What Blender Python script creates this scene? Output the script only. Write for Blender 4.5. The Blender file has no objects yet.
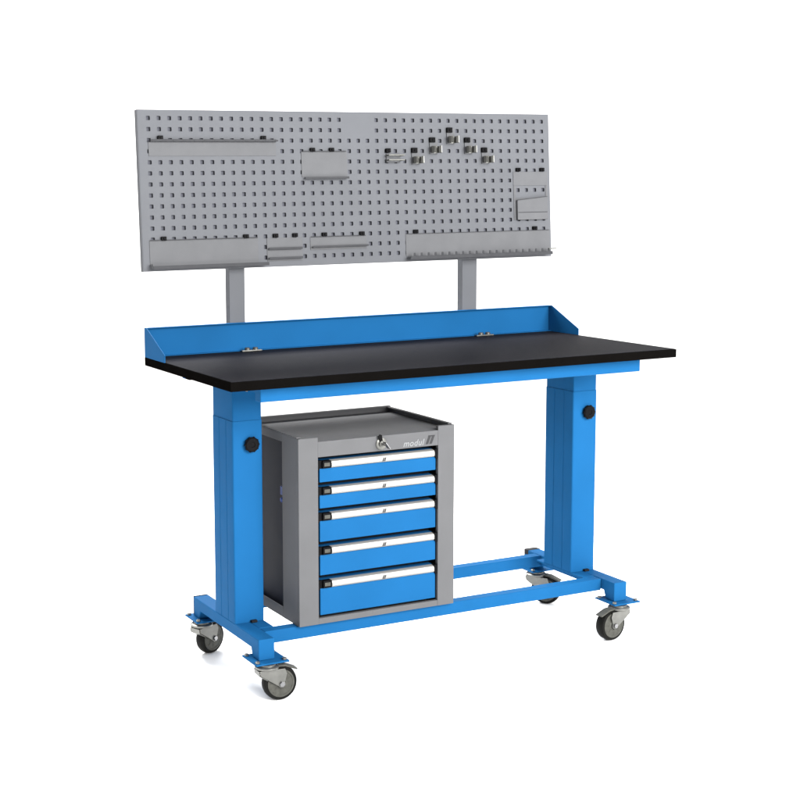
import bpy, bmesh, math, random
from mathutils import Vector, Matrix
random.seed(4)
S = bpy.context.scene
COL = S.collection

# ------------------------------------------------------------------ camera
FPX, PPX, PPY = 1394.7666, 242.5848, 355.7755          # focal length and principal point on the 800 px photograph
RIGHT = Vector((0.90949867, -0.41551563, -0.01260665))
UP = Vector((0.06110612, 0.1036323, 0.99273682))
FWD = Vector((0.41119121, 0.90366316, -0.11964399))
cam_data = bpy.data.cameras.new('camera')
cam = bpy.data.objects.new('camera', cam_data); COL.objects.link(cam)
M = Matrix((RIGHT, UP, -FWD)).transposed().to_4x4()
M.translation = Vector((-1.47451821, -3.31885257, 1.41971848))
cam.matrix_world = M
cam_data.sensor_fit = 'HORIZONTAL'; cam_data.sensor_width = 36.0
cam_data.lens = FPX / 800 * 36.0
cam_data.shift_x = (400 - PPX) / 800
cam_data.shift_y = (PPY - 400) / 800
cam_data.clip_start = 0.05; cam_data.clip_end = 200
S.camera = cam

# ------------------------------------------------------------------ light: white world light, key softbox and an added fill
w = bpy.data.worlds.new('World'); S.world = w; w.use_nodes = True
wn, wl = w.node_tree.nodes, w.node_tree.links
# world light dimmed towards -x, an added gradient that darkens the left faces
wtc = wn.new('ShaderNodeTexCoord'); wsp = wn.new('ShaderNodeSeparateXYZ'); wmr = wn.new('ShaderNodeMapRange')
wl.new(wtc.outputs['Generated'], wsp.inputs[0]); wl.new(wsp.outputs['X'], wmr.inputs['Value'])
wmr.interpolation_type = 'SMOOTHSTEP'
wmr.inputs['From Min'].default_value = -0.75; wmr.inputs['From Max'].default_value = 0.15
wmr.inputs['To Min'].default_value = 0.78; wmr.inputs['To Max'].default_value = 1.40
wn['Background'].inputs[0].default_value = (1.0, 1.0, 1.0, 1)
wl.new(wmr.outputs[0], wn['Background'].inputs[1])

def softbox(name, loc, target, size, power, spread=180):
    L = bpy.data.lights.new(name, 'AREA'); L.shape = 'RECTANGLE'; L.size = size[0]; L.size_y = size[1]
    L.energy = power; L.spread = math.radians(spread); L.color = (1.0, 0.99, 0.975)
    o = bpy.data.objects.new(name, L); COL.objects.link(o)
    o.location = loc
    o.rotation_euler = (Vector(target) - Vector(loc)).to_track_quat('-Z', 'Y').to_euler()
softbox('key_softbox', (1.7, -4.2, 2.5), (0.75, 0.3, 0.7), (3.2, 2.6), 590)
softbox('added_floor_fill', (0.85, 3.4, 3.6), (0.75, 0.0, 0.0), (3.4, 2.0), 135, 80)  # unseen lamp added to whiten the floor and clear shadows under the bench

S.view_settings.view_transform = 'Standard'; S.view_settings.look = 'None'
S.view_settings.exposure = 0.0; S.view_settings.gamma = 1.0
S.view_settings.use_curve_mapping = False

# ------------------------------------------------------------------ materials
def mat(name, col, rough=0.45, metal=0.0, spec=0.5, var=0.06, vscale=14.0, bump=0.05, bscale=420.0, rvar=0.08, stretch=None):
    m = bpy.data.materials.new(name); m.use_nodes = True
    nt = m.node_tree; N = nt.nodes; Lk = nt.links
    b = N['Principled BSDF']
    b.inputs['Metallic'].default_value = metal
    b.inputs['Specular IOR Level'].default_value = spec
    tc = N.new('ShaderNodeTexCoord'); mp = N.new('ShaderNodeMapping')
    if stretch: mp.inputs['Scale'].default_value = stretch
    Lk.new(tc.outputs['Object'], mp.inputs['Vector'])
    n1 = N.new('ShaderNodeTexNoise'); n1.inputs['Scale'].default_value = vscale; n1.inputs['Detail'].default_value = 5
    Lk.new(mp.outputs[0], n1.inputs['Vector'])
    r = N.new('ShaderNodeValToRGB')
    r.color_ramp.elements[0].position = 0.3; r.color_ramp.elements[1].position = 0.7
    r.color_ramp.elements[0].color = (*[c * (1 - var) for c in col], 1)
    r.color_ramp.elements[1].color = (*[min(1, c * (1 + var)) for c in col], 1)
    Lk.new(n1.outputs['Fac'], r.inputs[0]); Lk.new(r.outputs[0], b.inputs['Base Color'])
    mr = N.new('ShaderNodeMapRange')
    mr.inputs['To Min'].default_value = max(0.03, rough - rvar); mr.inputs['To Max'].default_value = min(1, rough + rvar)
    Lk.new(n1.outputs['Fac'], mr.inputs['Value']); Lk.new(mr.outputs[0], b.inputs['Roughness'])
    if bump:
        n2 = N.new('ShaderNodeTexNoise'); n2.inputs['Scale'].default_value = bscale; n2.inputs['Detail'].default_value = 2
        Lk.new(mp.outputs[0], n2.inputs['Vector'])
        bp = N.new('ShaderNodeBump'); bp.inputs['Strength'].default_value = bump; bp.inputs['Distance'].default_value = 0.002
        Lk.new(n2.outputs['Fac'], bp.inputs['Height']); Lk.new(bp.outputs[0], b.inputs['Normal'])
    return m

BLUE = mat('blue_powder_coat', (0.0085, 0.080, 0.208), 0.5, spec=0.015, var=0.06, vscale=5, bump=0.12, bscale=500)
PEG = mat('light_grey_powder_coat', (0.103, 0.107, 0.117), 0.5, spec=0.05, var=0.04, vscale=9)
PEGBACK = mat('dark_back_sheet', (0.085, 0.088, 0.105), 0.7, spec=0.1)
TRAY = mat('grey_accessory_coat', (0.103, 0.105, 0.111), 0.5, spec=0.05, var=0.05, vscale=18)
TRAYLIP = mat('lip_shade_grey', (0.045, 0.046, 0.050), 0.5, spec=0.05, var=0.08, vscale=30)  # shade bands of the shelf lips put into a darker grey
CAB = mat('silver_grey_cabinet_coat', (0.094, 0.095, 0.099), 0.42, spec=0.05, var=0.04, vscale=11)
CABTOP = mat('grey_ribbed_top_mat', (0.150, 0.151, 0.155), 0.6, spec=0.03, var=0.07, vscale=20, bump=0.15, bscale=600)
CABRIM = mat('dark_grey_rim', (0.105, 0.105, 0.108), 0.5, spec=0.03)
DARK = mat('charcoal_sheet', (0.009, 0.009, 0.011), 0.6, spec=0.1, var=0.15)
BLACK = mat('black_plastic', (0.003, 0.003, 0.0035), 0.45, spec=0.05, var=0.1, vscale=40)
TOP = mat('black_laminate', (0.0105, 0.0102, 0.0125), 0.55, spec=0.008, var=0.3, vscale=70, bump=0.12, bscale=700)
EDGE = mat('black_edge_band', (0.003, 0.0027, 0.0025), 0.5, spec=0.0, var=0.1)
ALU = mat('brushed_aluminium', (0.29, 0.283, 0.268), 0.40, metal=0.3, spec=0.25, var=0.06, vscale=8, stretch=(2, 60, 60), bump=0.02)
ZINC = mat('zinc_plated_steel', (0.15, 0.15, 0.14), 0.38, metal=0.8, var=0.12, vscale=40, bump=0.08, bscale=200)
HUB = mat('grey_wheel_plastic', (0.055, 0.055, 0.048), 0.5, spec=0.15, var=0.2, vscale=70)
TYRE = mat('black_rubber_tyre', (0.005, 0.005, 0.0045), 0.6, spec=0.08, var=0.15, vscale=60, bump=0.15, bscale=300)
CHROME = mat('chromed_metal', (0.25, 0.25, 0.255), 0.22, metal=1.0, var=0.03, bump=0)
WHITEINK = mat('white_print', (0.19, 0.195, 0.20), 0.5, spec=0.2, bump=0, var=0.03)
GREYINK = mat('dark_grey_print', (0.032, 0.032, 0.034), 0.5, spec=0.1, bump=0, var=0.05)
PAPER = mat('white_seamless_paper', (0.93, 0.93, 0.93), 0.9, spec=0.1, var=0.005, vscale=2, bump=0.02, bscale=300)

# ------------------------------------------------------------------ mesh helpers
class MB:
    def __init__(s): s.bm = bmesh.new()
    def box(s, x0, x1, y0, y1, z0, z1, mtx=None):
        vs = [s.bm.verts.new((x, y, z)) for z in (z0, z1) for y in (y0, y1) for x in (x0, x1)]
        for f in ((0, 2, 3, 1), (4, 5, 7, 6), (0, 1, 5, 4), (2, 6, 7, 3), (0, 4, 6, 2), (1, 3, 7, 5)):
            s.bm.faces.new([vs[i] for i in f])
        if mtx is not None: bmesh.ops.transform(s.bm, matrix=mtx, verts=vs)
        return s
    def prism(s, pts, axis, a0, a1, mtx=None):
        """extrude a polygon; pts are the two other coordinates in x,y,z order"""
        def P(p, a):
            if axis == 'x': return (a, p[0], p[1])
            if axis == 'y': return (p[0], a, p[1])
            return (p[0], p[1], a)
        A = [s.bm.verts.new(P(p, a0)) for p in pts]; B = [s.bm.verts.new(P(p, a1)) for p in pts]
        n = len(pts); fs = [s.bm.faces.new(A), s.bm.faces.new(B[::-1])]
        for i in range(n):
            j = (i + 1) % n; fs.append(s.bm.faces.new((A[i], B[i], B[j], A[j])))
        bmesh.ops.recalc_face_normals(s.bm, faces=fs)
        if mtx is not None: bmesh.ops.transform(s.bm, matrix=mtx, verts=A + B)
        return s
    def lathe(s, prof, origin, axis, n=32):
        """closed surface of revolution; prof = [(radius, position along axis)], ends capped when radius is > 0"""
        o = Vector(origin); ax = {'x': Vector((1, 0, 0)), 'y': Vector((0, 1, 0)), 'z': Vector((0, 0, 1))}[axis] if isinstance(axis, str) else Vector(axis).normalized()
        u = ax.orthogonal().normalized(); v = ax.cross(u)
        rings = []
        for r, h in prof:
            if r < 1e-6: rings.append([s.bm.verts.new(o + ax * h)])
            else: rings.append([s.bm.verts.new(o + ax * h + (u * math.cos(2 * math.pi * k / n) + v * math.sin(2 * math.pi * k / n)) * r) for k in range(n)])
        fs = []
        for a, b in zip(rings, rings[1:]):
            for k in range(n):
                q = (k + 1) % n
                if len(a) == 1 and len(b) == 1: continue
                if len(a) == 1: fs.append(s.bm.faces.new((a[0], b[q], b[k])))
                elif len(b) == 1: fs.append(s.bm.faces.new((a[k], a[q], b[0])))
                else: fs.append(s.bm.faces.new((a[k], a[q], b[q], b[k])))
        if len(rings[0]) > 1: fs.append(s.bm.faces.new(rings[0][::-1]))
        if len(rings[-1]) > 1: fs.append(s.bm.faces.new(rings[-1]))
        bmesh.ops.recalc_face_normals(s.bm, faces=fs)
        return s
    def cyl(s, r, a, b, n=24):
        a = Vector(a); b = Vector(b)
        return s.lathe([(r, 0), (r, (b - a).length)], a, b - a, n)
    def build(s, name, m, parent=None, origin=(0, 0, 0), bevel=0.0012, seg=2):
        """origin: where this mesh's own origin sits, in the coordinates it was modelled in"""
        bmesh.ops.translate(s.bm, verts=s.bm.verts, vec=-Vector(origin))
        me = bpy.data.meshes.new(name); s.bm.to_mesh(me); s.bm.free()
        me.materials.append(m)
        for p in me.polygons: p.use_smooth = True
        me.set_sharp_from_angle(angle=math.radians(32))
        o = bpy.data.objects.new(name, me); COL.objects.link(o)
        if parent is not None: o.parent = parent
        if bevel:
            bv = o.modifiers.new('bevel', 'BEVEL'); bv.width = bevel; bv.segments = seg
            bv.limit_method = 'ANGLE'; bv.angle_limit = math.radians(40); bv.harden_normals = True
        return o

def tag(o, label, cat, group=None):
    o['label'] = label; o['category'] = cat
    if group: o['group'] = group
    return o
def thing(name, label, cat, loc=(0, 0, 0), rot=(0, 0, 0), group=None):
    o = bpy.data.objects.new(name, None); COL.objects.link(o)
    o.empty_display_size = 0.1; o.location = loc; o.rotation_euler = rot
    return tag(o, label, cat, group)
def copy_tree(o, parent=None):
    c = o.copy(); COL.objects.link(c)
    if parent is not None: c.parent = parent
    for ch in list(o.children): copy_tree(ch, c)
    return c

# ------------------------------------------------------------------ setting: one white paper sweep, floor curving up into the background
mb = MB(); prof = [(-9.0, 0.0), (2.6, 0.0)]
for k in range(1, 17):
    a = math.pi / 2 * k / 16; prof.append((2.6 + 1.6 * math.sin(a), 1.6 - 1.6 * math.cos(a)))
prof.append((4.2, 6.5))
rows = [[mb.bm.verts.new((x, y, z)) for x in (-9, 0.75, 11)] for y, z in prof]
for a, b in zip(rows, rows[1:]):
    for i in (0, 1): mb.bm.faces.new((a[i], a[i + 1], b[i + 1], b[i]))
fl = mb.build('floor', PAPER, bevel=0); fl['kind'] = 'structure'

# ------------------------------------------------------------------ workbench
W, D, H, T = 1.5, 0.642, 0.9118, 0.0262
BASE = Vector((0.75, 0.31, 0.0))
bench = thing('workbench', 'blue steel workbench on castors with black top and grey perforated back panel', 'workbench', BASE)
def part(mb, name, m, parent=None, bevel=0.0012, seg=2):
    """a part modelled in world coordinates under the bench (or under a part of it whose origin is the bench's)"""
    return mb.build(name, m, parent or bench, BASE, bevel, seg)

# tabletop: laminate sheet in a black edge band
top = part(MB().box(0.0036, W - 0.0036, 0.0036, D - 0.002, H - T + 0.004, H), 'tabletop', TOP, bevel=0.0006)
eb = MB()
eb.box(0, W, 0, 0.0035, H - T, H - 0.0008); eb.box(0, 0.0035, 0.0036, D, H - T, H - 0.0008)
eb.box(W - 0.0035, W, 0.0036, D, H - T, H - 0.0008); eb.box(0.0036, W - 0.0036, 0.0037, D - 0.003, H - T, H - T + 0.0038)
part(eb, 'edge_band', EDGE, top, bevel=0.0014)

# upstand: folded sheet with sloping cheeks
HU, YC, TH = 0.0895, 0.474, 0.0025
u = MB()
u.box(TH, W - TH, D - 0.004, D - 0.0015, H + 0.0006, H + HU)
u.box(TH, W - TH, D - 0.016, D - 0.0042, H + HU - 0.0022, H + HU)            # small return at the top edge
cheek = [(YC, H - 0.0006), (D - 0.0015, H - 0.0006), (D - 0.0015, H + HU), (D - 0.02, H + HU), (YC, H + 0.021)]
u.prism(cheek, 'x', 0.0, TH - 0.0001); u.prism(cheek, 'x', W - TH + 0.0001, W)
u.box(TH, W - TH, D - 0.020, D - 0.0042, H + 0.0006, H + 0.0026)             # foot flange on the top
part(u, 'upstand', BLUE, bevel=0.0008)

# support rails under the top, front and rear, with tie bars
ZA = 0.8443
for y0 in (0.0404, 0.565):
    r = MB(); r.box(0.1052, W - 0.1054, y0, y0 + 0.036, ZA, H - T - 0.0004)
    part(r, 'support_rail', BLUE, bevel=0.0025)
for x0 in (0.118, W - 0.118 - 0.06):
    r = MB(); r.box(x0, x0 + 0.06, 0.0775, 0.564, H - T - 0.022, H - T - 0.0006)
    part(r, 'tie_bar', BLUE, bevel=0.0015)
b = MB(); b.box(0.012, 0.034, 0.315, 0.345, H - T - 0.007, H - T - 0.0003); part(b, 'stop_block', EDGE)

# telescopic columns
ZF, ZS = 0.1722, 0.762
def column(x0, x1):
    y0, y1 = 0.2375, 0.382
    def section(ins, r, grooves):
        xa, xb, ya, yb = x0 + ins, x1 - ins, y0 + ins, y1 - ins; pts = []
        for cx, cy, a0 in ((xb - r, ya + r, -90), (xb - r, yb - r, 0), (xa + r, yb - r, 90), (xa + r, ya + r, 180)):
            for q in range(6):
                an = math.radians(a0 + 18 * q); pts.append((cx + r * math.cos(an), cy + r * math.sin(an)))
            if grooves and a0 in (-90, 90):                            # two shallow grooves down each side face
                sx = xb if a0 == -90 else xa; dx = -0.0012 if a0 == -90 else 0.0012
                ys = [ya + (yb - ya) * 0.33, ya + (yb - ya) * 0.67]
                if a0 == 90: ys.reverse()
                for yc in ys:
                    w1, w2 = (-0.0012, 0.0012) if a0 == -90 else (0.0012, -0.0012)
                    pts += [(sx, yc + w1 * 1.6), (sx + dx, yc + w1 * 0.5), (sx + dx, yc + w2 * 0.5), (sx, yc + w2 * 1.6)]
        # side-face points belong between the corner arcs: arc -90 ends at the +x face, arc 90 ends at the -x face
        return pts
    c = MB(); c.prism(section(0.0, 0.005, True), 'z', ZF + 0.0003, ZS)
    col = part(c, 'column', BLUE, bevel=0)
    i = MB(); i.prism(section(0.0014, 0.004, False), 'z', ZS + 0.0001, H - T - 0.0225)
    part(i, 'inner_column', BLUE, col, bevel=0)
    k = MB(); kx, kz = x0 + 0.056, 0.694
    k.lathe([(0.008, 0), (0.008, 0.003), (0.0195, 0.0035), (0.0215, 0.0055), (0.0215, 0.0115), (0.0185, 0.014), (0.008, 0.014), (0.007, 0.0125), (0, 0.0125)], (kx, y0 - 0.0004, kz), (0, -1, 0), 28)
    for q in range(10):
        a = 2 * math.pi * q / 10
        k.cyl(0.0028, (kx + 0.0208 * math.cos(a), y0 - 0.006, kz + 0.0208 * math.sin(a)), (kx + 0.0208 * math.cos(a), y0 - 0.0115, kz + 0.0208 * math.sin(a)), 8)
    part(k, 'clamp_knob', BLACK, col, bevel=0)
    for bx in (x0 + 0.045, x0 + 0.068):
        s = MB()
        s.lathe([(0.0052, 0), (0.0052, 0.004), (0.004, 0.0052), (0, 0.0052)], (bx, y0 + 0.0012, H - T - 0.035), (0, -1, 0), 6)
        part(s, 'bolt', ZINC, col, bevel=0)
    g = MB(); g.box(x0 + 0.048, x0 + 0.066, y0 - 0.012, y0 - 0.0004, ZF + 0.0004, ZF + 0.007)      # stop lug at the foot of the column
    part(g, 'stop_lug', DARK, col)
column(0.1095, 0.2025); column(W - 0.2025, W - 0.1095)

# feet: tubes with dropped ends, castor plates, plastic end caps
FY0, FY1 = 0.077, 0.547
def foot(x0):
    x1 = x0 + 0.049
    f = MB()
    f.prism([(FY0, 0.1125), (FY0 + 0.042, 0.1125), (FY0 + 0.052, 0.138), (FY1 - 0.052, 0.138), (FY1 - 0.042, 0.1125), (FY1, 0.1125), (FY1, ZF), (FY0, ZF)], 'x', x0, x1)
    ft = part(f, 'foot', BLUE, bevel=0.0025)
    for y0 in (FY0 - 0.028, FY1 - 0.074):
        p = MB(); p.box(x0 - 0.020, x1 + 0.032, y0, y0 + 0.098, 0.1075, 0.1122)
        part(p, 'castor_plate', BLUE, ft, bevel=0.0012)
        for bx in (x0 - 0.011, x1 + 0.022):
            for by in (y0 + 0.012, y0 + 0.086):
                n = MB()
                n.lathe([(0.0065, 0), (0.0065, 0.005), (0.005, 0.006), (0, 0.006)], (bx, by, 0.1123), 'z', 6)
                part(n, 'bolt', ZINC, ft, bevel=0)
    e = MB(); e.box(x0 + 0.001, x1 - 0.001, FY1 + 0.0003, FY1 + 0.005, 0.1135, ZF + 0.0008)
    if x0 > 0.75: e.box(x0 - 0.0006, x1 + 0.0006, FY1 - 0.020, FY1 + 0.0002, ZF - 0.016, ZF + 0.0008)
    part(e, 'end_cap', DARK, ft, bevel=0.0008)
    # gusset carrying the outer half of the column
    xa, xb = (x1 + 0.0003, x1 + 0.044) if x0 < 0.75 else (x0 - 0.044, x0 - 0.0003)
    g = MB(); g.box(xa, xb, 0.1764, 0.42, ZF - 0.006, ZF - 0.0004); part(g, 'gusset', BLUE, ft)
foot(0.1085); foot(W - 0.1085 - 0.049)
for y0, yw in ((0.140, 0.036), (0.455, 0.036)):
    r = MB(); r.box(0.1585, W - 0.1585, y0, y0 + yw, 0.134, ZF - 0.0008); part(r, 'cross_beam', BLUE, bevel=0.0025)

# castors: built once (pivot at the origin, trailing along +x), then copied
def castor_proto():
    f = MB()
    f.lathe([(0.030, 0.0935), (0.034, 0.0955), (0.034, 0.1005), (0.031, 0.1025), (0.024, 0.1028), (0.024, 0.1072), (0, 0.1072)][:-1], (0, 0, 0), 'z', 32)
    f.box(-0.026, 0.024, -0.0215, 0.0215, 0.0900, 0.0932)
    arc = [(0.036 + 0.011 * math.cos(math.radians(a)), 0.05 + 0.011 * math.sin(math.radians(a))) for a in range(-150, 31, 20)]
    side = [(-0.029, 0.0930), (-0.027, 0.080)] + arc + [(0.052, 0.078), (0.046, 0.0930)]
    f.prism(side, 'y', -0.0217, -0.0190); f.prism(side, 'y', 0.0190, 0.0217)
    f.prism([(-0.029, 0.0928), (-0.027, 0.079), (-0.004, 0.0640), (-0.0055, 0.0620), (-0.0295, 0.0778), (-0.0320, 0.0920)], 'y', -0.0189, 0.0189)
    root = f.build('castor', ZINC, None, bevel=0.0006)
    def tyre_prof(wd):
        return [(0.040, -wd), (0.0465, -wd), (0.0487, -wd * 0.72), (0.05, -wd * 0.3), (0.05, wd * 0.3), (0.0487, wd * 0.72), (0.0465, wd), (0.040, wd)]
    t = MB(); t.lathe(tyre_prof(0.0148), (0.036, 0, 0.05), 'y', 56); tt = t.build('tyre', TYRE, root, bevel=0)
    h = MB()
    h.lathe([(0.0395, -0.0149), (0.0395, -0.0158), (0.035, -0.0162), (0.033, -0.0140), (0.018, -0.0145), (0.013, -0.0178), (0.013, 0.0178), (0.018, 0.0145), (0.033, 0.0140), (0.035, 0.0162), (0.0395, 0.0158), (0.0395, 0.0149)], (0.036, 0, 0.05), 'y', 48)
    for q in range(8):
        a = 2 * math.pi * q / 8
        m = Matrix.Translation((0.036, 0, 0.05)) @ Matrix.Rotation(a, 4, 'Y')
        h.box(0.014, 0.034, -0.0156, -0.0138, -0.0016, 0.0016, m); h.box(0.014, 0.034, 0.0138, 0.0156, -0.0016, 0.0016, m)
    h.build('rim', HUB, root, bevel=0)
    a = MB(); a.lathe([(0.008, 0), (0.008, 0.0045), (0.0065, 0.0055), (0, 0.0055)], (0.036, -0.0218, 0.05), (0, -1, 0), 6)
    a.build('axle_bolt', CHROME, root, bevel=0); a = MB()
    a.lathe([(0.008, 0), (0.008, 0.0045), (0.0065, 0.0055), (0, 0.0055)], (0.036, 0.0218, 0.05), (0, 1, 0), 6)
    a.build('axle_bolt', CHROME, root, bevel=0)
    p = MB()
    p.prism([(0.030, 0.1015), (0.052, 0.1000), (0.086, 0.0865), (0.0865, 0.0830), (0.0835, 0.0830), (0.050, 0.0955), (0.030, 0.0970)], 'y', -0.0135, 0.0135)
    p.build('brake_pedal', HUB, root, bevel=0.001)
    return root
spots = [(0.128, 0.066, -4), (0.113, 0.497, 24), (1.351, 0.064, 186), (1.351, 0.493, -55)]
c0 = castor_proto(); c0.parent = bench
for i, (x, y, a) in enumerate(spots):
    c = c0 if i == 0 else copy_tree(c0, bench)
    c.location = Vector((x, y, 0)) - BASE; c.rotation_euler = (0, 0, math.radians(a))

# ------------------------------------------------------------------ pegboard on its posts
PB = Vector((0, 0.6326, 1.1730)); PH = 0.4825
LEAN = -math.atan2(0.02842, 0.48166)
NX, NZ, PX, PZ, X0, Z0 = 43, 14, 0.034252, 0.03315, 0.0333, 0.459
holes = {(i, j) for i in range(NX) for j in range(NZ)} - {(i, j) for i in (20, 21, 22) for j in (0, 1)}
pm = MB(); HS = 0.0064; SH = 0.0016; R_ = 0.0016
vcache = {}
def V(x, y, z):
    k = (round(x, 5), round(y, 5), round(z, 5))
    if k not in vcache: vcache[k] = pm.bm.verts.new((x, y, z))
    return vcache[k]
xs = [0.0] + [X0 + (i - 0.5) * PX for i in range(NX + 1)] + [W]
zs = [0.0] + [Z0 - (NZ - 1) * PZ + (j - 0.5) * PZ for j in range(NZ + 1)] + [PH]
for a in range(len(xs) - 1):
    for c in range(len(zs) - 1):
        xa, xb, za, zb = xs[a], xs[a + 1], zs[c], zs[c + 1]
        i, j = a - 1, NZ - c
        if 0 <= i < NX and 0 <= j < NZ and (i, j) in holes:
            cx, cz = X0 + i * PX, Z0 - j * PZ
            o = [(xa, za), (xb, za), (xb, zb), (xa, zb)]
            sq = [(-1, -1), (1, -1), (1, 1), (-1, 1)]
            ring = []                                   # chamfered square hole, two points per corner
            for (sx, sz) in sq:
                p1 = (cx + sx * HS, cz + sz * (HS - R_)); p2 = (cx + sx * (HS - R_), cz + sz * HS)
                ring.append((p1, p2) if sx * sz < 0 else (p2, p1))
            flat = [q for pr in ring for q in pr]       # eight points round the hole
            cen = Vector((cx, 0, cz))
            flat.sort(key=lambda q: math.atan2(q[1] - cz, q[0] - cx))
            # outer corner k goes with the two hole points nearest to it
            def near(oc): return sorted(sorted(flat, key=lambda q: (q[0] - cx - (oc[0] - cx) / 3) ** 2 + (q[1] - cz - (oc[1] - cz) / 3) ** 2)[:2], key=lambda q: math.atan2((q[1] - cz) * (oc[0] - cx) - (q[0] - cx) * (oc[1] - cz), (q[0] - cx) * (oc[0] - cx) + (q[1] - cz) * (oc[1] - cz)))
            nn = [near(oc) for oc in o]
            for k in range(4):
                n = (k + 1) % 4
                pm.bm.faces.new([V(o[k][0], 0, o[k][1]), V(nn[k][1][0], 0, nn[k][1][1]), V(nn[k][0][0], 0, nn[k][0][1])])
                pm.bm.faces.new([V(o[k][0], 0, o[k][1]), V(o[n][0], 0, o[n][1]), V(nn[n][0][0], 0, nn[n][0][1]), V(nn[k][1][0], 0, nn[k][1][1])])
            loop = [q for pr in nn for q in pr]
            for k in range(8):
                q, r = loop[k], loop[(k + 1) % 8]
                pm.bm.faces.new([V(q[0], 0, q[1]), V(r[0], 0, r[1]), V(r[0], SH, r[1]), V(q[0], SH, q[1])])
        else:
            pm.bm.faces.new([V(xa, 0, za), V(xb, 0, za), V(xb, 0, zb), V(xa, 0, zb)])
bmesh.ops.recalc_face_normals(pm.bm, faces=pm.bm.faces)
# folded flanges round the sheet
FD = 0.020
pm.box(-0.0018, 0.0, 0.0006, FD, -0.0018, PH + 0.0018); pm.box(W, W + 0.0018, 0.0006, FD, -0.0018, PH + 0.0018)
pm.box(0.0001, W - 0.0001, 0.0006, FD, PH, PH + 0.0018); pm.box(0.0001, W - 0.0001, 0.0006, FD, -0.0018, 0.0)
peg = pm.build('pegboard', PEG, bench, bevel=0)
peg.location = PB - BASE; peg.rotation_euler = (LEAN, 0, 0)
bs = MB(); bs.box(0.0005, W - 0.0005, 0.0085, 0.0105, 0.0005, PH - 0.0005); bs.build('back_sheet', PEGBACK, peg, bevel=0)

for x0, x1 in ((0.291, 0.345), (1.152, 1.211)):
    q = MB()
    q.prism([(0.6555, 0.80), (0.6855, 0.80), (0.6855, 1.165), (0.708, 1.60), (0.684, 1.60), (0.6555, 1.165)], 'x', x0, x1)
    part(q, 'post', PEG, bevel=0.002)
# clamp brackets of the posts on the top, against the upstand
for xc in (0.345, 1.214):
    k = MB()
    k.box(xc - 0.034, xc + 0.034, D - 0.036, D - 0.0205, H + 0.0006, H + 0.0045)
    cb = part(k, 'clamp_bracket', ZINC, bevel=0.0008)
    for dx in (-0.014, 0.014):
        k = MB(); k.lathe([(0.0085, 0), (0.0085, 0.006), (0.006, 0.0078), (0, 0.0078)], (xc + dx, D - 0.0285, H + 0.0046), 'z', 20)
        part(k, 'bolt', ZINC, cb, bevel=0)

# ------------------------------------------------------------------ tool holders hung on the pegboard (all top-level)
RX = Matrix.Rotation(LEAN, 4, 'X')
def on_board(x, h): return PB + RX.to_3x3() @ Vector((x, 0, h))
def hung(name, label, cat, x, h, group=None): return thing(name, label, cat, on_board(x, h), (LEAN, 0, 0), group)
def stud(parent, x, h, wd=0.0085, hh=0.0062):
    """black locking lug in a hole above the plate"""
    m = MB(); m.box(x - wd, x + wd, -0.0095, -0.0004, h - hh, h + hh); m.cyl(0.0035, (x, -0.0095, h), (x, -0.0125, h), 10)
    return m.build('locking_lug', BLACK, parent, bevel=0.0018)
def plate(parent, x0, x1, h0, h1, name='back_plate', d=0.0006, t=0.0012, m=TRAY):
    q = MB(); q.box(x0, x1, -d - t, -d, h0, h1); return q.build(name, m, parent, bevel=0.0006)

# 1 long rail, upper left
x, h = 0.0305, 0.345
t = hung('tool_rail', 'long narrow grey rail with dark top groove at the upper left of the back panel', 'tool rail', x, h, 'tool holders hung on the perforated panel')
plate(t, 0.0, 0.426, 0.0, 0.0425)
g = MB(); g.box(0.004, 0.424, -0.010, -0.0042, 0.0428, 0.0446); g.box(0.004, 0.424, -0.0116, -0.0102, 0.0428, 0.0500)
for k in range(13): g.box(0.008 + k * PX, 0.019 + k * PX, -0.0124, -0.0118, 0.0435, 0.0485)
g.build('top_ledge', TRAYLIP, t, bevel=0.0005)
stud(t, 0.038, 0.055); stud(t, 0.382, 0.0555)

# 2 small square shelf
x, h = 0.5445, 0.274
t = hung('small_shelf', 'small square grey shelf with a bottom lip left of the panel centre', 'shelf', x, h, 'tool holders hung on the perforated panel')
plate(t, 0.0, 0.163, 0.004, 0.0835)
g = MB(); g.box(0.006, 0.163, -0.014, -0.004, 0.0, 0.0018); g.build('shelf_board', TRAY, t, bevel=0.0004)
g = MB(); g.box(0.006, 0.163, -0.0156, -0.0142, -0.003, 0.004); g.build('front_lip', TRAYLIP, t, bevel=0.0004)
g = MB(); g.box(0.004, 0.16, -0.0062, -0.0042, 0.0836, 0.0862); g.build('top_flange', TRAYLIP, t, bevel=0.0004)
stud(t, 0.0385, 0.0895); stud(t, 0.107, 0.0895)

# 3 long shelf, lower left
x, h = 0.021, 0.004
t = hung('long_shelf', 'long plain grey shelf at the lower left corner of the back panel', 'shelf', x, h, 'tool holders hung on the perforated panel')
plate(t, 0.0, 0.362, 0.008, 0.0865)
g = MB(); g.box(0.0, 0.386, -0.026, -0.004, 0.004, 0.0058); g.box(0.0, 0.0016, -0.026, -0.004, 0.006, 0.016); g.build('shelf_board', TRAY, t, bevel=0.0004)
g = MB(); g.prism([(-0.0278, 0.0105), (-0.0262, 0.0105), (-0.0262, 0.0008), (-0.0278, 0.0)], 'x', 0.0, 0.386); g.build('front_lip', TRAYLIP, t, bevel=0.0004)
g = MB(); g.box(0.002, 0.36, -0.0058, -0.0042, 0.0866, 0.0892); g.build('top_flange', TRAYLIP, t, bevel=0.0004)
stud(t, 0.0455, 0.0925); stud(t, 0.320, 0.0925)

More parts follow.
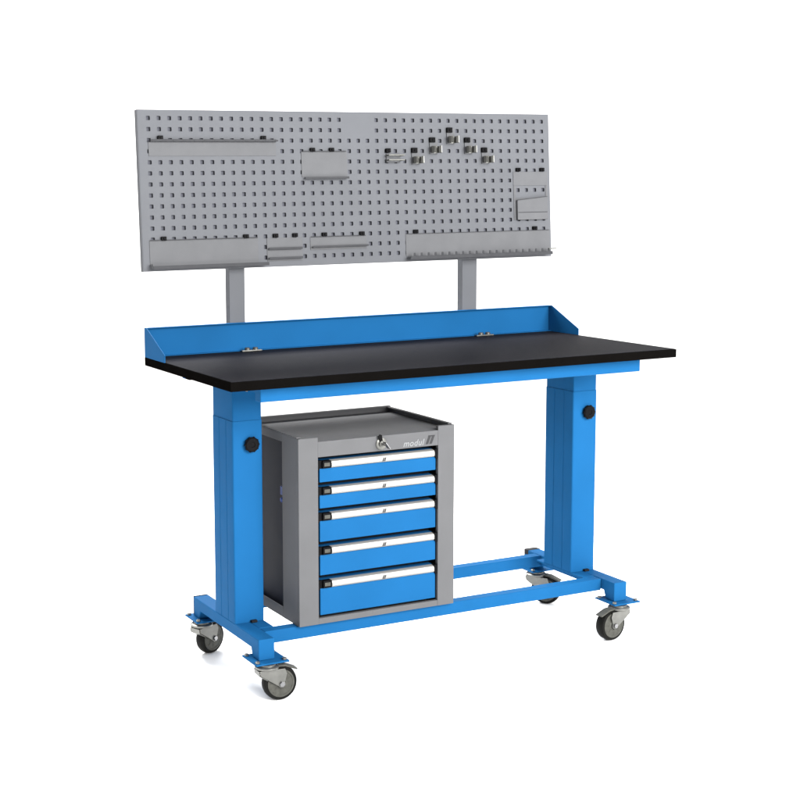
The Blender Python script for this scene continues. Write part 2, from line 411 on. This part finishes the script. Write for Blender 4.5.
# 4 two-bar bracket
x, h = 0.4135, 0.0165
t = hung('bar_holder', 'short grey holder with two horizontal bars beside the long plain shelf', 'tool holder', x, h, 'tool holders hung on the perforated panel')
plate(t, 0.0, 0.124, 0.0, 0.0725)
for z in (0.0095, 0.0395):
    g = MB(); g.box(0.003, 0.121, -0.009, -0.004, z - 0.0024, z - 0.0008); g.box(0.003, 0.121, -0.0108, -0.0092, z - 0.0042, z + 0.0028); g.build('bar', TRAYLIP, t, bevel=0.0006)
stud(t, 0.0295, 0.0795); stud(t, 0.098, 0.0795)

# 5 shallow ledge holder
x, h = 0.5665, 0.047
t = hung('ledge_holder', 'shallow grey ledge holder at the bottom middle of the panel over a row of holes', 'tool holder', x, h, 'tool holders hung on the perforated panel')
plate(t, 0.0, 0.206, 0.0, 0.0405)
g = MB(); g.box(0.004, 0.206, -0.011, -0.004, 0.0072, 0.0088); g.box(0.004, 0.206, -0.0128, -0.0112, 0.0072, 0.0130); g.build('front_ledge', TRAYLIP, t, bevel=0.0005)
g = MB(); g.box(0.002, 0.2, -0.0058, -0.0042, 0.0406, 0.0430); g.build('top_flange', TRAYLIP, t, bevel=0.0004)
stud(t, 0.0495, 0.0485); stud(t, 0.1865, 0.0485)

# 6 long toothed shelf, lower right
x, h = 0.9185, 0.006
t = hung('toothed_shelf', 'long grey shelf with a toothed front edge at the lower right of the panel', 'shelf', x, h, 'tool holders hung on the perforated panel')
plate(t, 0.0, 0.576, 0.010, 0.0825)
g = MB(); g.box(0.002, 0.564, -0.030, -0.004, 0.006, 0.0078); g.build('shelf_board', TRAY, t, bevel=0.0004)
g = MB(); g.prism([(-0.0320, 0.010), (-0.0302, 0.010), (-0.0302, 0.0), (-0.0320, -0.0012)], 'x', 0.0, 0.566); g.build('front_lip', TRAYLIP, t, bevel=0.0004)
g = MB()
for k in range(21):
    xx = 0.018 + k * 0.0268; g.prism([(xx - 0.004, 0.0102), (xx + 0.004, 0.0102), (xx + 0.0028, 0.0205), (xx - 0.0028, 0.0205)], 'y', -0.0265, -0.0249)
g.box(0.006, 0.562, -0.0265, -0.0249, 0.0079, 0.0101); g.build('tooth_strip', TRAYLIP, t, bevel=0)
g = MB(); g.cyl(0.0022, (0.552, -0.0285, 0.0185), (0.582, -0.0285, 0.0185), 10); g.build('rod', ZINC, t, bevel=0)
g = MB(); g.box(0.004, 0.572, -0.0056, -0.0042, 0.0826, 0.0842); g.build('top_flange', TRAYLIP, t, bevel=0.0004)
stud(t, 0.037, 0.0905); stud(t, 0.5125, 0.0905)

# 7 pocket holder on the right edge
x, h = 1.3495, 0.126
t = hung('pocket_holder', 'grey open pocket holder with slanted front at the right edge of the panel', 'tool holder', x, h, 'tool holders hung on the perforated panel')
q = MB(); q.box(0, 0.140, -0.0020, -0.0008, 0.116, 0.163); q.box(0, 0.008, -0.0020, -0.0008, 0.0, 0.1158); q.box(0.132, 0.140, -0.0020, -0.0008, 0.0, 0.1158); q.box(0.0082, 0.1318, -0.0020, -0.0008, 0.0, 0.074)
q.build('back_plate', TRAY, t, bevel=0.0006)
q = MB(); q.prism([(0.008, 0.0), (0.132, 0.0), (0.132, 0.0765), (0.008, 0.0655)], 'y', -0.0120, -0.0106)
q.box(0.008, 0.0096, -0.0105, -0.0022, 0.0, 0.066); q.box(0.1304, 0.132, -0.0105, -0.0022, 0.0, 0.076); q.box(0.0098, 0.1302, -0.0105, -0.0022, 0.0, 0.0016)
q.build('pocket', TRAY, t, bevel=0.0006)
q = MB(); q.prism([(0.008, 0.0657), (0.132, 0.0767), (0.132, 0.0790), (0.008, 0.0684)], 'y', -0.0125, -0.0106); q.box(0.010, 0.131, -0.0125, -0.0122, 0.0235, 0.0262)
q.build('pocket_edge', TRAYLIP, t, bevel=0.0003)
stud(t, 0.0185, 0.1700); stud(t, 0.1165, 0.1695)

# 8 six spring clips in an arch
def clip(label, x, h, first):
    if first is None:
        r = hung('tool_clip', label, 'clip', x, h, 'spring clips set in an arch on the panel')
        b_ = MB(); b_.box(-0.009, 0.021, -0.0040, -0.002, -0.046, 0.006); b_.build('base_plate', TRAY, r, bevel=0.0006)
        stud(r, 0, 0, 0.0105, 0.0085)
        for sgn in (-1, 1):
            j = MB(); cx = 0.006
            pts = [(cx + sgn * 0.003, -0.0042), (cx + sgn * 0.012, -0.0080), (cx + sgn * 0.0165, -0.0175), (cx + sgn * 0.0125, -0.0265), (cx + sgn * 0.007, -0.0295), (cx + sgn * 0.0125, -0.0350)]
            inn = [(px_ - sgn * 0.0018, py_ + 0.0003) for px_, py_ in pts]
            for a_, b2, c_, d_ in zip(pts, pts[1:], inn[1:], inn):
                j.prism([a_, b2, c_, d_], 'z', -0.043, -0.021)
            j.build('jaw', ZINC, r, bevel=0)
    else:
        r = copy_tree(first); r.location = on_board(x, h); r['label'] = label
    return r
def wide_clip(label, x, h):
    r = hung('tool_clip', label, 'clip', x, h, 'spring clips set in an arch on the panel')
    b_ = MB(); b_.box(-0.006, 0.046, -0.0040, -0.002, -0.040, -0.012); b_.build('base_plate', TRAY, r, bevel=0.0006)
    stud(r, 0, -0.002, 0.0085, 0.007)
    for z in (-0.0185, -0.034):
        j = MB(); j.cyl(0.0026, (-0.008, -0.0042, z), (-0.008, -0.026, z), 10); j.cyl(0.0026, (0.046, -0.0042, z), (0.046, -0.026, z), 10); j.cyl(0.0026, (-0.0106, -0.026, z), (0.0486, -0.026, z), 10)
        j.build('loop', ZINC, r, bevel=0)
    return r
wide_clip('wide grey clip at the left foot of the arch of clips', 0.8595, 0.3630)
first = clip('grey spring clip next to the wide clip, second from the left in the arch', 0.9587, 0.3615, None)
for lb, x, h in (('grey spring clip on the left shoulder of the arch, just below the top one', 1.0283, 0.3955),
                 ('topmost grey spring clip at the peak of the arch', 1.0958, 0.4280),
                 ('grey spring clip on the right shoulder of the arch, just below the top one', 1.1648, 0.3955),
                 ('lowest grey spring clip at the right end of the arch', 1.2319, 0.3625)):
    clip(lb, x, h, first)

# ------------------------------------------------------------------ drawer cabinet standing on the cross beams
CX0, CX1, CY0, CY1, CZ0, CZ1 = 0.2605, 0.7775, 0.125, 0.505, 0.1735, 0.717
CB = Vector(((CX0 + CX1) / 2, (CY0 + CY1) / 2, CZ0))
cabn = thing('drawer_cabinet', 'grey steel cabinet with five blue drawers under the black bench top', 'drawer cabinet', CB)
def cpart(mb, name, m, parent=None, bevel=0.0012, seg=2): return mb.build(name, m, parent or cabn, CB, bevel, seg)
OX0, OX1, OZ0, OZ1 = 0.3225, 0.7215, 0.1905, 0.6600      # drawer opening
hs = MB()
hs.box(CX0, OX0, CY0, CY0 + 0.012, CZ0, CZ1)                                  # front posts
hs.box(OX1, CX1, CY0, CY0 + 0.012, CZ0, CZ1)
hs.box(OX0 + 0.0001, OX1 - 0.0001, CY0 + 0.0004, CY0 + 0.012, OZ1, 0.7045)    # header
hs.box(OX0 + 0.0001, OX1 - 0.0001, CY0 + 0.0004, CY0 + 0.012, CZ0, OZ0)       # sill
hs.box(CX1 - 0.002, CX1, CY0 + 0.0122, CY1, CZ0, CZ1 - 0.0002)                # right side
hs.box(CX0, CX0 + 0.002, CY0 + 0.0122, 0.230, CZ0, CZ1 - 0.0002)              # left side, front strip
hs.box(CX0, CX0 + 0.002, 0.2301, CY1, CZ0, CZ0 + 0.032)                       # left side, bottom strip
hs.box(CX0, CX0 + 0.002, 0.2301, CY1, 0.6940, CZ1 - 0.0002)                   # left side, top strip
hs.box(CX0, CX0 + 0.002, CY1 - 0.03, CY1, CZ0 + 0.0321, 0.6939)
hs.box(CX0 + 0.0021, CX0 + 0.016, 0.2285, 0.2300, CZ0 + 0.02, 0.70)           # return of the front strip
hs.box(CX0 + 0.0021, CX1 - 0.0021, CY1 - 0.002, CY1, CZ0, CZ1)                # back
hs.box(CX0 + 0.0021, CX1 - 0.0021, CY0 + 0.0122, CY1 - 0.0021, CZ0 + 0.0002, CZ0 + 0.002)
cpart(hs, 'housing', CAB, bevel=0.0010)
tp = MB(); tp.box(CX0 + 0.0022, CX1 - 0.0022, CY0 + 0.0122, CY1 - 0.0022, 0.7012, 0.7042); cpart(tp, 'top_mat', CABTOP, bevel=0)
rm = MB()
rm.box(CX0 + 0.0005, CX0 + 0.014, CY0 + 0.0125, CY1 - 0.0125, CZ1, CZ1 + 0.0035); rm.box(CX1 - 0.014, CX1 - 0.0005, CY0 + 0.0125, CY1 - 0.0125, CZ1, CZ1 + 0.0035)
rm.box(CX0 + 0.0005, CX1 - 0.0005, CY1 - 0.012, CY1 - 0.0003, CZ1 + 0.0002, CZ1 + 0.0060)
cpart(rm, 'top_rim', CABRIM, bevel=0.001)
sp = MB(); sp.box(CX0 + 0.016, CX0 + 0.018, 0.2301, CY1 - 0.0025, CZ0 + 0.004, 0.7005); cpart(sp, 'side_panel', mat('dark_navy_sheet', (0.008, 0.010, 0.019), 0.6, spec=0.1, var=0.2, vscale=8), bevel=0)
la = MB(); la.box(CX0 + 0.004, CX0 + 0.0158, 0.2370, 0.2520, 0.5350, 0.5600); la.lathe([(0.0075, 0), (0.0075, 0.012), (0.005, 0.014), (0, 0.014)], (CX0 + 0.0158, 0.2445, 0.520), (-1, 0, 0), 18)
cpart(la, 'side_latch', mat('dark_blue_plastic', (0.02, 0.045, 0.18), 0.35, spec=0.2), bevel=0.001)
# added dark sheet behind the drawers, standing in for shade in the gaps
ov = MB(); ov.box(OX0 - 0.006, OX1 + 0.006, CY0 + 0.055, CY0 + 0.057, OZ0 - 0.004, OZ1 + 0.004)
cpart(ov, 'gap_shade_sheet', DARK, bevel=0)

DR = [(0.6515, 0.6270, 0.5860), (0.5745, 0.5500, 0.5105), (0.5000, 0.4755, 0.4130), (0.4005, 0.3760, 0.3150), (0.3025, 0.2780, 0.1980)]
FYD = CY0 + 0.004                                                             # face of the drawers
for k, (zt, zm, zb) in enumerate(DR):
    zt -= 0.004
    d = MB()
    d.box(OX0 + 0.007, OX1 - 0.006, FYD, FYD + 0.040, zb, zm - 0.0012)
    d.box(OX0 + 0.006, OX1 - 0.0065, FYD + 0.014, FYD + 0.040, zm - 0.0013, zt)
    dr = cpart(d, 'drawer', BLUE, bevel=0.0016)
    e = MB()                                                                  # aluminium grip profile, slightly bellied
    e.prism([(FYD + 0.0135, zm), (FYD - 0.003, zm), (FYD - 0.0062, zm + 0.004), (FYD - 0.0062, zt - 0.008), (FYD - 0.003, zt - 0.0025), (FYD + 0.004, zt), (FYD + 0.0135, zt)], 'x', 0.3655, 0.7085)
    gp = cpart(e, 'grip_strip', ALU, dr, bevel=0.0006)
    c = MB()
    c.box(0.3375, 0.3652, FYD - 0.0050, FYD + 0.0135, zm - 0.0004, zt + 0.0004)
    c.box(OX0 + 0.0010, 0.3372, FYD + 0.001, FYD + 0.0135, zm - 0.006, zt + 0.001)
    cpart(c, 'end_cap', BLACK, dr, bevel=0.0012)
    c = MB(); c.prism([(0.7088, zt + 0.0008), (OX1 - 0.001, zt + 0.0008), (OX1 - 0.001, zm - 0.007), (0.7145, zm - 0.007), (0.7088, zm + 0.002)], 'y', FYD - 0.0052, FYD + 0.0135)
    cpart(c, 'end_cap', BLACK, dr, bevel=0.0012)
    c = MB(); c.box(0.3420, 0.3600, FYD - 0.0058, FYD - 0.0052, zm + 0.005, zt - 0.005); cpart(c, 'lock_button', HUB, dr, bevel=0.0002)
    c = MB(); zc = (zm + zt) / 2 - 0.002
    for o_ in (-0.0052, 0.0004):
        c = MB(); c.prism([(0.5378 + o_ - 0.0018, zc - 0.0055), (0.5378 + o_ + 0.0022, zc - 0.0055), (0.5378 + o_ + 0.0062, zc + 0.0055), (0.5378 + o_ + 0.0022, zc + 0.0055)], 'y', FYD - 0.0068, FYD - 0.0063)
        cpart(c, 'grip_emblem', GREYINK, dr, bevel=0)

# lock with key, lettering and emblem on the header
lk = MB(); lk.lathe([(0.0175, 0), (0.0175, 0.003), (0.015, 0.0045), (0.0095, 0.0045), (0.0095, 0.009), (0, 0.009)], (0.528, CY0 + 0.0004, 0.6815), (0, -1, 0), 32)
lock = cpart(lk, 'lock', ZINC, bevel=0)
ky = MB(); RK = Matrix.Translation((0.528, CY0 - 0.0088, 0.6815)) @ Matrix.Rotation(math.radians(-38), 4, 'Y')
ky.box(-0.0014, 0.0014, -0.014, 0.0, -0.005, 0.005, RK); ky.box(-0.0016, 0.0016, -0.034, -0.0142, -0.0125, 0.0125, RK)
cpart(ky, 'key', CHROME, lock, bevel=0.001)
kb = MB(); kb.prism([(-0.004, 0.0), (0.004, 0.0), (0.007, 0.020), (0.0, 0.026), (-0.007, 0.020)], 'y', -0.0075, -0.0055, Matrix.Translation((0.5265, CY0, 0.6865)) @ Matrix.Rotation(math.radians(-18), 4, 'Y'))
cpart(kb, 'key_cover', BLACK, lock, bevel=0.0006)
cu = bpy.data.curves.new('lettering', 'FONT'); cu.body = 'modul'; cu.size = 0.0255; cu.shear = 0.28; cu.extrude = 0.00025; cu.offset = 0.0004; cu.space_character = 1.08
tmp = bpy.data.objects.new('lettering_source', cu); COL.objects.link(tmp)
bpy.context.view_layer.update()
me = bpy.data.meshes.new_from_object(tmp.evaluated_get(bpy.context.evaluated_depsgraph_get()))
bpy.data.objects.remove(tmp)
me.name = 'lettering'; me.materials.clear(); me.materials.append(WHITEINK)
lo = bpy.data.objects.new('lettering', me); COL.objects.link(lo); lo.parent = cabn
lo.location = Vector((0.6015, CY0 - 0.0001, 0.6655)) - CB; lo.rotation_euler = (math.pi / 2, 0, 0)
em = MB()
for o_ in (0.0, 0.0125): em.prism([(0.6785 + o_, 0.6665), (0.6870 + o_, 0.6665), (0.6960 + o_, 0.6880), (0.6875 + o_, 0.6880)], 'y', CY0 - 0.0003, CY0 + 0.0003)
em.prism([(0.6865, 0.6882), (0.7090, 0.6882), (0.7105, 0.6918), (0.6880, 0.6918)], 'y', CY0 - 0.0003, CY0 + 0.0003)
cpart(em, 'emblem', GREYINK, bevel=0)
